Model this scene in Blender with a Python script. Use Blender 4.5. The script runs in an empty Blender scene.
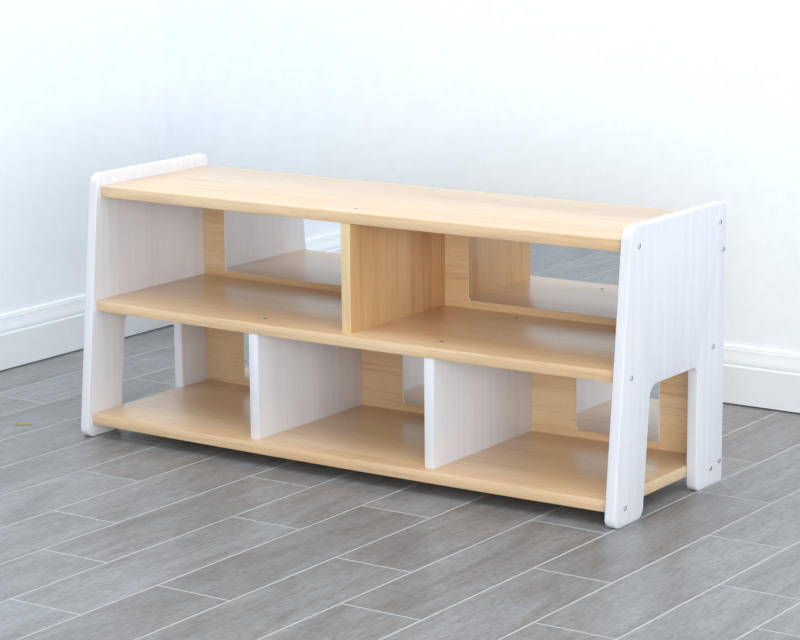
import bpy, bmesh, math, random
from mathutils import Vector, Matrix
random.seed(7)
S = 1.24                      # photo units -> metres
COL = bpy.context.scene.collection

# ------------------------------------------------------------------ measures
W, T, PS = 1.0030, 0.018, 0.0178          # inner length, board and side thickness
K, REC, D, YB = 0.1019, 0.0098, 0.3395, 0.3215
ZT, ZM, ZB, ZP = 0.4236, 0.2320, 0.0401, 0.4442
XD, X1, X2 = 0.4941, 0.3223, 0.6635
ZA, YA0, YA1 = 0.1984, 0.0866, 0.2535
WX, WY = -0.495, 0.816                    # wall planes

# ------------------------------------------------------------------ materials
def srgb(r, g, b):
    f = lambda c: (c / 255 / 12.92) if c / 255 <= 0.04045 else ((c / 255 + 0.055) / 1.055) ** 2.4
    return (f(r), f(g), f(b), 1)

class NT:
    def __init__(s, name):
        s.m = bpy.data.materials.new(name); s.m.use_nodes = True
        s.t = s.m.node_tree; s.b = s.t.nodes['Principled BSDF']
    def n(s, kind, **kw):
        nd = s.t.nodes.new(kind)
        for k, v in kw.items():
            if k in nd.inputs.keys(): nd.inputs[k].default_value = v
            else: setattr(nd, k, v)
        return nd
    def l(s, a, b): s.t.links.new(a, b)
    def mapping(s, scale, src=None, loc=(0, 0, 0)):
        if src is None:
            src = s.n('ShaderNodeTexCoord').outputs['Object']
        mp = s.n('ShaderNodeMapping'); mp.inputs['Scale'].default_value = scale
        mp.inputs['Location'].default_value = loc
        s.l(src, mp.inputs['Vector']); return mp.outputs['Vector']
    def noise(s, vec, scale=1, detail=3, rough=.55, dist=0):
        nz = s.n('ShaderNodeTexNoise'); nz.inputs['Scale'].default_value = scale
        nz.inputs['Detail'].default_value = detail; nz.inputs['Roughness'].default_value = rough
        nz.inputs['Distortion'].default_value = dist
        s.l(vec, nz.inputs['Vector']); return nz.outputs['Fac']
    def ramp(s, fac, stops):
        r = s.n('ShaderNodeValToRGB'); e = r.color_ramp.elements
        while len(e) < len(stops): e.new(.5)
        for i, (p, c) in enumerate(stops): e[i].position = p; e[i].color = c
        s.l(fac, r.inputs['Fac']); return r.outputs['Color']
    def mix(s, a, b, fac, mode='MIX'):
        m = s.n('ShaderNodeMix', data_type='RGBA', blend_type=mode)
        if isinstance(fac, (int, float)): m.inputs[0].default_value = fac
        else: s.l(fac, m.inputs[0])
        for i, v in ((6, a), (7, b)):
            if isinstance(v, tuple): m.inputs[i].default_value = v
            else: s.l(v, m.inputs[i])
        return m.outputs[2]
    def math(s, op, a, b=0.0):
        m = s.n('ShaderNodeMath', operation=op)
        for i, v in ((0, a), (1, b)):
            if isinstance(v, (int, float)): m.inputs[i].default_value = v
            else: s.l(v, m.inputs[i])
        return m.outputs[0]

def wood(name, axis, base=(227, 193, 152), dark=(219, 179, 136), light=(233, 202, 164), rough=.34, loc=(0, 0, 0), coat=.75):
    t = NT(name)
    def sc(a, b): return tuple(a if i == axis else b for i in range(3))
    broad = t.noise(t.mapping(sc(1.1, 11), loc=loc), 1, 3, .55, .6)
    streak = t.noise(t.mapping(sc(4, 150), loc=loc), 1, 4, .65, .25)
    fine = t.noise(t.mapping(sc(14, 480), loc=loc), 1, 2, .6)
    fleck = t.noise(t.mapping(sc(55, 160), loc=loc), 1, 1, .4)
    c = t.ramp(broad, [(.32, srgb(*dark)), (.52, srgb(*base)), (.70, srgb(*light))])
    c = t.mix(c, t.ramp(streak, [(.30, (.74, .66, .57, 1)), (.48, (1, 1, 1, 1)), (.75, (1.04, 1.04, 1.05, 1))]), .65, 'MULTIPLY')
    c = t.mix(c, t.ramp(fine, [(.35, (.84, .80, .75, 1)), (.55, (1, 1, 1, 1))]), .30, 'MULTIPLY')
    c = t.mix(c, t.ramp(fleck, [(.28, (.86, .80, .72, 1)), (.38, (1, 1, 1, 1))]), .35, 'MULTIPLY')
    t.l(c, t.b.inputs['Base Color'])
    t.b.inputs['Roughness'].default_value = rough
    t.b.inputs['IOR'].default_value = 1.5
    t.b.inputs['Coat Weight'].default_value = coat
    t.b.inputs['Coat Roughness'].default_value = .28
    return t.m

def whitewash(name, rough=.38):
    t = NT(name)
    streak = t.noise(t.mapping((60, 60, 2.0)), 1, 4, .6, .2)
    fine = t.noise(t.mapping((330, 330, 9)), 1, 2, .6)
    c = t.ramp(streak, [(.30, srgb(222, 219, 225)), (.50, srgb(226, 224, 229)), (.72, srgb(230, 229, 233))])
    c = t.mix(c, t.ramp(fine, [(.33, (.96, .945, .95, 1)), (.52, (1, 1, 1, 1))]), .35, 'MULTIPLY')
    t.l(c, t.b.inputs['Base Color'])
    t.b.inputs['Roughness'].default_value = rough
    return t.m

def plain(name, col, rough=.5, metal=0, bump=0):
    t = NT(name)
    n = t.noise(t.mapping((30, 30, 30)), 1, 3)
    c = t.ramp(n, [(.3, tuple(x * .97 for x in srgb(*col)[:3]) + (1,)), (.7, srgb(*col))])
    t.l(c, t.b.inputs['Base Color'])
    t.b.inputs['Roughness'].default_value = rough
    t.b.inputs['Metallic'].default_value = metal
    if bump:
        f = t.noise(t.mapping((260, 260, 260)), 1, 2)
        bp = t.n('ShaderNodeBump'); bp.inputs['Strength'].default_value = bump
        bp.inputs['Distance'].default_value = .0006
        t.l(f, bp.inputs['Height']); t.l(bp.outputs['Normal'], t.b.inputs['Normal'])
    return t.m

def tile_mat():
    t = NT('grey_wood_look_tile')
    at = t.n('ShaderNodeAttribute', attribute_name='tile_rand')
    sep = t.n('ShaderNodeSeparateXYZ'); t.l(at.outputs['Vector'], sep.inputs[0])
    tc = t.n('ShaderNodeTexCoord').outputs['Object']
    off = t.n('ShaderNodeVectorMath', operation='MULTIPLY_ADD')
    t.l(at.outputs['Vector'], off.inputs[0]); off.inputs[1].default_value = (31, 17, 9); t.l(tc, off.inputs[2])
    v = off.outputs[0]
    broad = t.noise(t.mapping((13, 2.2, 1), v), 1, 4, .6, 1.6)
    streak = t.noise(t.mapping((230, 11, 1), v), 1, 6, .8, 1.6)
    fine = t.noise(t.mapping((300, 46, 1), v), 1, 4, .75)
    cross = t.noise(t.mapping((150, 220, 1), v), 1, 2, .6)
    c = t.ramp(broad, [(.30, srgb(126, 123, 121)), (.50, srgb(138, 137, 137)), (.72, srgb(148, 150, 153))])
    c = t.mix(c, t.ramp(streak, [(.30, (.66, .64, .63, 1)), (.50, (1, 1, 1, 1)), (.72, (1.22, 1.23, 1.25, 1))]), .8, 'MULTIPLY')
    c = t.mix(c, t.ramp(fine, [(.32, (.62, .61, .60, 1)), (.50, (1, 1, 1, 1)), (.68, (1.20, 1.20, 1.21, 1))]), .9, 'MULTIPLY')
    c = t.mix(c, t.ramp(cross, [(.30, (.86, .85, .85, 1)), (.50, (1, 1, 1, 1))]), .40, 'MULTIPLY')
    tone = t.ramp(sep.outputs['Z'], [(0, (.91, .89, .875, 1)), (.5, (1.0, .995, .99, 1)), (1, (1.07, 1.08, 1.09, 1))])
    c = t.mix(c, tone, 1.0, 'MULTIPLY')
    t.l(c, t.b.inputs['Base Color'])
    r = t.ramp(streak, [(.3, (.38, .38, .38, 1)), (.7, (.28, .28, .28, 1))])
    t.l(r, t.b.inputs['Roughness'])
    bp = t.n('ShaderNodeBump'); bp.inputs['Strength'].default_value = .10; bp.inputs['Distance'].default_value = .0006
    t.l(fine, bp.inputs['Height']); t.l(bp.outputs['Normal'], t.b.inputs['Normal'])
    return t.m

M = dict(
    wood_x=wood('maple_lengthwise', 0),
    wood_back=wood('maple_back_grain', 0, (237, 202, 158), (229, 189, 142), (241, 211, 170), .42, (3.1, 1.7, 5.3)),
    wood_z=wood('maple_upright', 2, (216, 174, 126), (198, 150, 103), (224, 186, 140), .5, (1.7, .4, 2.2), .1),
    wood_edge=wood('maple_edge_band', 2, (229, 200, 155), (222, 188, 141), (234, 207, 166), .4, (.3, .9, .2), .1),
    white=whitewash('whitewashed_board'),
    wall=plain('matte_wall_paint', (243, 247, 251), .6),
    trim=plain('satin_trim_paint', (236, 239, 242), .35),
    tile=tile_mat(),
    grout=plain('pale_grout', (194, 195, 194), .8),
    steel=plain('bright_steel', (214, 220, 230), .4, 1),
    socket=plain('dark_socket', (30, 34, 62), .5),
    edge=plain('polished_acrylic_edge', (246, 246, 248), .15),
    scrap=plain('dry_yellow_scrap', (160, 148, 92), .7),
)
tm = NT('mirror_acrylic')
tm.b.inputs['Metallic'].default_value = 1; tm.b.inputs['Roughness'].default_value = .012
_f = tm.noise(tm.mapping((3, 3, 3)), 1, 2)
tm.l(tm.ramp(_f, [(.3, (.82, .835, .85, 1)), (.7, (.83, .845, .86, 1))]), tm.b.inputs['Base Color'])
M['mirror'] = tm.m

# ------------------------------------------------------------------ helpers
def link(name, bm, mats, parent=None, smooth=None, label=None):
    bmesh.ops.recalc_face_normals(bm, faces=bm.faces[:])
    for v in bm.verts: v.co *= S
    me = bpy.data.meshes.new(name); bm.to_mesh(me); bm.free()
    for m in (mats if isinstance(mats, (list, tuple)) else [mats]): me.materials.append(m)
    if smooth is not None:
        for p in me.polygons: p.use_smooth = True
        me.set_sharp_from_angle(angle=math.radians(smooth))
    o = bpy.data.objects.new(name, me); COL.objects.link(o)
    if parent: o.parent = parent
    if label: o['label'] = label
    return o

def box_bm(x0, x1, y0, y1, z0, z1, bev=.0011, seg=2, bm=None):
    b = bmesh.new()
    vs = [b.verts.new((x, y, z)) for x in (x0, x1) for y in (y0, y1) for z in (z0, z1)]
    for q in ((0, 1, 3, 2), (4, 6, 7, 5), (0, 4, 5, 1), (2, 3, 7, 6), (0, 2, 6, 4), (1, 5, 7, 3)):
        b.faces.new([vs[i] for i in q])
    bmesh.ops.recalc_face_normals(b, faces=b.faces[:])
    if bev:
        bmesh.ops.bevel(b, geom=b.edges[:], offset=bev, segments=seg, profile=.5, affect='EDGES')
    return b

def fillet(poly):
    out = []
    n = len(poly)
    for i, (y, z, r) in enumerate(poly):
        p = Vector((y, z)); a = Vector(poly[i - 1][:2]); b = Vector(poly[(i + 1) % n][:2])
        if r <= 0: out.append((y, z)); continue
        u = (a - p).normalized(); w = (b - p).normalized()
        ang = u.angle(w); d = r / math.tan(ang / 2)
        c = p + (u + w).normalized() * (r / math.sin(ang / 2))
        s = p + u * d - c; e = p + w * d - c
        a0 = math.atan2(s.y, s.x); a1 = math.atan2(e.y, e.x)
        da = (a1 - a0 + math.pi) % (2 * math.pi) - math.pi
        for k in range(9):
            t = a0 + da * k / 8
            out.append((c.x + r * math.cos(t), c.y + r * math.sin(t)))
    return out

def prism_x(pts, x0, x1, bev):
    b = bmesh.new()
    lo = [b.verts.new((x0, y, z)) for y, z in pts]; hi = [b.verts.new((x1, y, z)) for y, z in pts]
    n = len(pts)
    f0 = b.faces.new(lo[::-1]); f1 = b.faces.new(hi)
    for i in range(n): b.faces.new((lo[i], lo[(i + 1) % n], hi[(i + 1) % n], hi[i]))
    bmesh.ops.recalc_face_normals(b, faces=b.faces[:])
    es = list(set(f0.edges) | set(f1.edges))
    bmesh.ops.bevel(b, geom=es, offset=bev, segments=3, profile=.5, affect='EDGES')
    big = [f for f in b.faces if len(f.verts) > 4]
    bmesh.ops.triangulate(b, faces=big)
    return b

def empty(name, label, cat, loc=(0, 0, 0), group=None):
    o = bpy.data.objects.new(name, None); COL.objects.link(o)
    o.location = Vector(loc) * S; o['label'] = label; o['category'] = cat
    o.empty_display_size = .1
    if group: o['group'] = group
    return o

def struct(o):
    o['kind'] = 'structure'; return o

# ------------------------------------------------------------------ the room
# floor: wood-look plank tiles over pale grout
PX, LY, G = 0.1275, 0.480, 0.0030
known = {1: -.164, 2: -.3655, 3: -.526, 4: -.2428, 5: -.0875, 6: -.328, 7: -.015, 8: -.2185, 9: .0578, 10: -.1447, 11: -.285, 0: .035, -1: .20, -2: .39, -3: .151, -4: .475}
xl = {-4: -.484, -3: -.361, -2: -.236, -1: -.114, 0: .011, 1: .131, 2: .255, 3: .3815, 4: .503, 5: .630, 6: .757, 7: .888, 8: 1.0185, 9: 1.1455, 10: 1.270}
def line_x(k):
    return xl[k] if k in xl else (xl[-4] + PX * (k + 4) if k < 0 else xl[10] + PX * (k - 10))
bm = bmesh.new(); lay = bm.loops.layers.float_vector.new('tile_rand')
fx0, fx1, fy0, fy1 = WX - .01, 3.0, -3.3, WY + .01
b0 = [bm.verts.new(p) for p in ((fx0, fy0, -.0002), (fx1, fy0, -.0002), (fx1, fy1, -.0002), (fx0, fy1, -.0002))]
f = bm.faces.new(b0); f.material_index = 1
b1 = [bm.verts.new((v.co.x, v.co.y, -.03)) for v in b0]
for i in range(4): bm.faces.new((b0[i], b1[i], b1[(i + 1) % 4], b0[(i + 1) % 4])).material_index = 1
bm.faces.new(b1[::-1]).material_index = 1
SL = 0.0060                                     # the tile rows run very slightly off the shelf's depth
for c in range(-6, 26):
    xa, xb = line_x(c), line_x(c + 1)
    ya = known.get(c, (-.164 - .160 * (c - 1)))
    ya = ya % LY - LY * 9
    for r in range(0, 14):
        y0, y1 = ya + r * LY + G / 2, ya + (r + 1) * LY - G / 2
        y0, y1 = max(y0, fy0), min(y1, fy1)
        if y1 - y0 < .01: continue
        rnd = Vector((random.random(), random.random(), random.random()))
        q = []
        for x, y in ((xa + G / 2, y0), (xb - G / 2, y0), (xb - G / 2, y1), (xa + G / 2, y1)):
            q.append((min(max(x + SL * y, fx0), fx1), y))
        if q[1][0] - q[0][0] < .004: continue
        top = [bm.verts.new((x, y, 0)) for x, y in q]
        low = [bm.verts.new((x, y, -.0002)) for x, y in q]
        fs = [bm.faces.new(top)] + [bm.faces.new((low[i], low[(i + 1) % 4], top[(i + 1) % 4], top[i])) for i in range(4)]
        for ff in fs:
            ff.material_index = 0
            for lp in ff.loops: lp[lay] = rnd
struct(link('floor', bm, [M['tile'], M['grout']]))

HT = 2.0
struct(link('wall_left', box_bm(WX - .08, WX, -3.3, WY + .08, 0, HT, 0), M['wall']))
struct(link('wall_back', box_bm(WX, 3.0, WY, WY + .08, 0, HT, 0), M['wall']))

# baseboard profile: distance from the wall, height
prof = [(0, 0), (.0160, 0), (.0160, .0660), (.0152, .0675), (.0128, .0682), (.0112, .0692), (.0112, .0703), (.0128, .0712),
        (.0128, .0740), (.0118, .0790), (.0098, .0850), (.0082, .0910), (.0078, .0955), (.0066, .0966), (.0066, .0985),
        (.0058, .1004), (.0036, .1016), (0, .1020)]
def extrude_profile(p0, p1):
    b = bmesh.new(); a = [b.verts.new(v) for v in p0]; c = [b.verts.new(v) for v in p1]; n = len(a)
    for i in range(n): b.faces.new((a[i], a[(i + 1) % n], c[(i + 1) % n], c[i]))
    b.faces.new(a); b.faces.new(c[::-1]); return b
struct(link('baseboard_left', extrude_profile([(WX + d, -3.3, z + .0026) for d, z in prof], [(WX + d, WY - d, z + .0026) for d, z in prof]), M['trim'], smooth=28))
struct(link('baseboard_back', extrude_profile([(WX + d, WY - d, z + .0026) for d, z in prof], [(3.0, WY - d, z + .0026) for d, z in prof]), M['trim'], smooth=28))

# ------------------------------------------------------------------ the shelf
unit = empty('storage_shelf', 'low two-tier maple shelf with white sloped side panels, standing on grey tile floor', 'shelf', (W / 2, 0, 0))
def part(name, bm, mats, smooth=None, label=None, parent=None):
    o = link(name, bm, mats, None, smooth, label)
    o.parent = parent or unit
    o.matrix_parent_inverse = Matrix.Translation(-Vector((W / 2, 0, 0)) * S) if parent is None else Matrix.Identity(4)
    return o

side_poly = fillet([(0, 0, .015), (YA0, 0, .017), (YA0 + K * ZA, ZA, .020), (YA1, ZA, .013), (YA1, 0, .013),
                    (D, 0, .004), (D, ZP, .009), (K * ZP, ZP, .020)])
side_l = part('side_panel', prism_x(side_poly, -PS, 0, .0022), M['white'], 40, 'white side panel at the left end, its arch open to the wall')
side_r = part('side_panel', prism_x(side_poly, W, W + PS, .0022), M['white'], 40, 'white side panel at the right end with bolt heads')

SAG = 0.0024
def fr(z): return K * (z - T / 2) + REC
def board(name, z, label, SAG=SAG):
    b = bmesh.new()
    n = 24
    cs = []
    for i in range(n + 1):                    # long boards sag a couple of millimetres
        x = W * i / n; dz = -SAG * (1 - (2 * i / n - 1) ** 2)
        cs.append([b.verts.new((x, y, zz + dz)) for y, zz in ((fr(z), z - T), (D, z - T), (D, z), (fr(z), z))])
    for i in range(n):
        for k in range(4): b.faces.new((cs[i][k], cs[i][(k + 1) % 4], cs[i + 1][(k + 1) % 4], cs[i + 1][k]))
    b.faces.new(cs[0]); b.faces.new(cs[-1][::-1])
    bmesh.ops.recalc_face_normals(b, faces=b.faces[:])
    es = [e for e in b.edges if len(e.link_faces) == 2 and e.calc_face_angle() > .8]
    bmesh.ops.bevel(b, geom=es, offset=.0011, segments=2, profile=.5, affect='EDGES')
    return part(name, b, M['wood_x'], 40, label)
top = board('shelf_board', ZT, 'maple top board', .0010)
mid = board('shelf_board', ZM, 'maple middle shelf board')
bot = board('shelf_board', ZB, 'maple bottom shelf board')

def back_panel(z0, z1, label):
    return part('back_panel', box_bm(0.0002, W - .0002, YB, YB + T, z0 - .0032, z1 - .0002, .0006), M['wood_back'], 40, label)
bk_u = back_panel(ZM, ZT - T, 'maple back panel of the upper tier')
bk_l = back_panel(ZB, ZM - T, 'maple back panel of the lower tier')

def divider(x, z0, z1, mat, label):
    # upright boards with a plumb front edge, flush with the board above
    b = box_bm(x, x + T, fr(z1 + T) + .0012, YB, z0 - .0030, z1 + .0004, .0010)
    b.normal_update()
    for f in b.faces:                         # pale edge banding on the front
        f.material_index = 1 if f.normal.y < -.9 else 0
    return part('divider', b, [mat, M['wood_edge'] if mat is M['wood_z'] else mat], 40, label)
divider(XD, ZM, ZT - T, M['wood_z'], 'maple divider of the upper tier')
divider(X1, ZB, ZM - T, M['white'], 'white divider of the lower tier, left')
divider(X2, ZB, ZM - T, M['white'], 'white divider of the lower tier, right')

MT = .0022
def mirror(x0, x1, z0, z1, parent, label, turn=0, lean=0):
    # thin acrylic sheet, not quite parallel to the panel behind it
    pts = fillet([(x0, z0, .004), (x1, z0, .004), (x1, z1, .004), (x0, z1, .004)])
    b = bmesh.new()
    cx, cz = (x0 + x1) / 2, (z0 + z1) / 2
    def ring(y, k, f=1):
        r = []
        for x, z in pts:
            lft = x < x0 + .0039
            kx, kz = (.0016 if lft else -.0004), (.0004 if z < cz else -.0004)
            if lft and z < z0 + .0039: kx, kz = .0024, .0020
            X = x + k * kx; Z = z + k * kz
            r.append(b.verts.new((X, y - f * (turn * (X - x0) + lean * (Z - z0)), Z)))
        return r
    r0 = ring(YB, 0, 0); r1 = ring(YB - MT + .0004, 0); r2 = ring(YB - MT, 1)
    n = len(pts)
    for a, c in ((r0, r1), (r1, r2)):
        for i in range(n): b.faces.new((a[i], a[(i + 1) % n], c[(i + 1) % n], c[i])).material_index = 1
    b.faces.new(r2).material_index = 0; b.faces.new(r0[::-1]).material_index = 1
    o = link('mirror', b, [M['mirror'], M['edge']], None, None, label)
    o.parent = parent; return o
mirror(.0484, .4456, .2415, .3930, bk_u, 'mirror in the upper left bay', .010, .004)
mirror(.5586, .9565, .2430, .3930, bk_u, 'mirror in the upper right bay', .005, .007)
mirror(.0866, .2390, .0537, .1985, bk_l, 'mirror in the lower left bay')
mirror(.4264, .5790, .0524, .1985, bk_l, 'mirror in the lower middle bay')
mirror(.7655, .9184, .0514, .1985, bk_l, 'mirror in the lower right bay')

def screw(pos, axis, parent, rad=.0052):
    b = bmesh.new()
    n = 24
    prof_s = [(rad, -.0004), (rad, .0002), (rad * .90, .0006), (rad * .74, .0009)]
    hexr = rad * .70
    rings = []
    for r, h in prof_s:
        rings.append([b.verts.new((r * math.cos(2 * math.pi * i / n), r * math.sin(2 * math.pi * i / n), h)) for i in range(n)])
    inner = []
    for h in (.0009, -.0012):
        ring = []
        for i in range(n):
            a = 2 * math.pi * i / n; k = (a + math.pi / 6) % (math.pi / 3) - math.pi / 6
            rr = hexr * math.cos(math.pi / 6) / math.cos(k)
            ring.append(b.verts.new((rr * math.cos(a), rr * math.sin(a), h)))
        inner.append(ring)
    seq = rings + inner
    for j in range(len(seq) - 1):
        for i in range(n):
            f = b.faces.new((seq[j][i], seq[j][(i + 1) % n], seq[j + 1][(i + 1) % n], seq[j + 1][i]))
            f.material_index = 1 if j >= len(rings) else 0
    b.faces.new(inner[1]).material_index = 1
    if axis == 'x':
        rot = Matrix.Rotation(math.pi / 2, 4, 'Y')
        bmesh.ops.transform(b, matrix=rot, verts=b.verts[:])
    bmesh.ops.translate(b, vec=Vector(pos), verts=b.verts[:])
    o = link('screw', b, [M['steel'], M['socket']], None, 30)
    o.parent = parent
    return o
XO = W + PS
for y, z in ((.0670, .4144), (.3202, .4146), (.3308, .3705), (.0478, .2213), (.3022, .2223), (.0324, .0278), (.3007, .0285), (.3289, .0347)):
    screw((XO, y, z), 'x', side_r, .0046)
for x, y in ((.5030, .0825), (.4970, .3060)):
    screw((x, y, ZT - .0010 * (1 - (2 * x / W - 1) ** 2)), 'z', top, .0042)
for x, y in ((.3280, .0704), (.3300, .2910), (.6690, .0735), (.6700, .2925)):
    screw((x, y, ZM - SAG * (1 - (2 * x / W - 1) ** 2)), 'z', mid, .0042)

# ------------------------------------------------------------------ scrap on the floor
b = bmesh.new()
n = 10; L, w0 = .030, .0050
rows = []
for i in range(n + 1):
    t = i / n; w = w0 * (math.sin(math.pi * min(max(t * .92 + .05, 0), 1)) ** .6)
    h = .0016 + .0016 * math.sin(math.pi * t)
    x = (t - .5) * L; y = .0022 * math.sin(t * 3.0)
    rows.append([b.verts.new((x, y - w, .0003)), b.verts.new((x, y - w * .35, h)), b.verts.new((x, y + w * .4, h * .9)), b.verts.new((x, y + w, .0003))])
for i in range(n):
    for j in range(3): b.faces.new((rows[i][j], rows[i + 1][j], rows[i + 1][j + 1], rows[i][j + 1]))
    b.faces.new((rows[i][3], rows[i + 1][3], rows[i + 1][0], rows[i][0]))
b.faces.new(rows[0]); b.faces.new(rows[-1][::-1])
sc = link('dry_leaf_scrap', b, M['scrap'], None, 50)
sc['label'] = 'small yellowish scrap lying on the grey floor tiles near the left wall'; sc['category'] = 'scrap'
sc.location = Vector((-.1574, .0115, .0002)) * S
sc.rotation_euler = (0, 0, math.radians(34))

# ------------------------------------------------------------------ light
w = bpy.data.worlds.new('daylight'); bpy.context.scene.world = w; w.use_nodes = True
bg = w.node_tree.nodes['Background']; bg.inputs['Color'].default_value = (.84, .93, 1.0, 1); bg.inputs['Strength'].default_value = .84
def area(name, loc, tgt, sx, sy, power, col):
    l = bpy.data.lights.new(name, 'AREA'); l.shape = 'RECTANGLE'; l.size = sx * S; l.size_y = sy * S
    l.energy = power; l.color = col
    o = bpy.data.objects.new(name, l); COL.objects.link(o); o.location = Vector(loc) * S
    o.rotation_euler = (Vector(tgt) - Vector(loc)).to_track_quat('-Z', 'Y').to_euler(); return o
area('ceiling_lamp', (.45, -.30, 2.6), (.45, -.30, 0), 3.2, 2.2, 46, (1, .99, .985))
area('fill_softlight', (3.7, -2.85, .88), (.45, .25, .22), 3.0, 1.5, 132, (.935, .99, .995))  # added fill from the camera side to brighten the bays, no window there

# ------------------------------------------------------------------ camera
F = 2549.86
R = Matrix(((0.82330721, 0.56753825, -0.00809823), (0.10767303, -0.17017409, -0.97951381), (-0.55728966, 0.80556882, -0.20121412)))
cd = bpy.data.cameras.new('camera'); cam = bpy.data.objects.new('camera', cd); COL.objects.link(cam)
m = Matrix.Identity(4)
for i in range(3):
    m[i][0] = R[0][i]; m[i][1] = -R[1][i]; m[i][2] = -R[2][i]
m.translation = Vector((2.81197, -3.13554, 1.05788)) * S
cam.matrix_world = m
cd.sensor_width = 36; cd.sensor_fit = 'HORIZONTAL'; cd.lens = F / 800 * 36; cd.clip_end = 100
sn = bpy.context.scene; sn.camera = cam
vs = sn.view_settings; vs.view_transform = 'Standard'; vs.look = 'None'; vs.gamma = 1; vs.use_curve_mapping = False; vs.exposure = 0.12
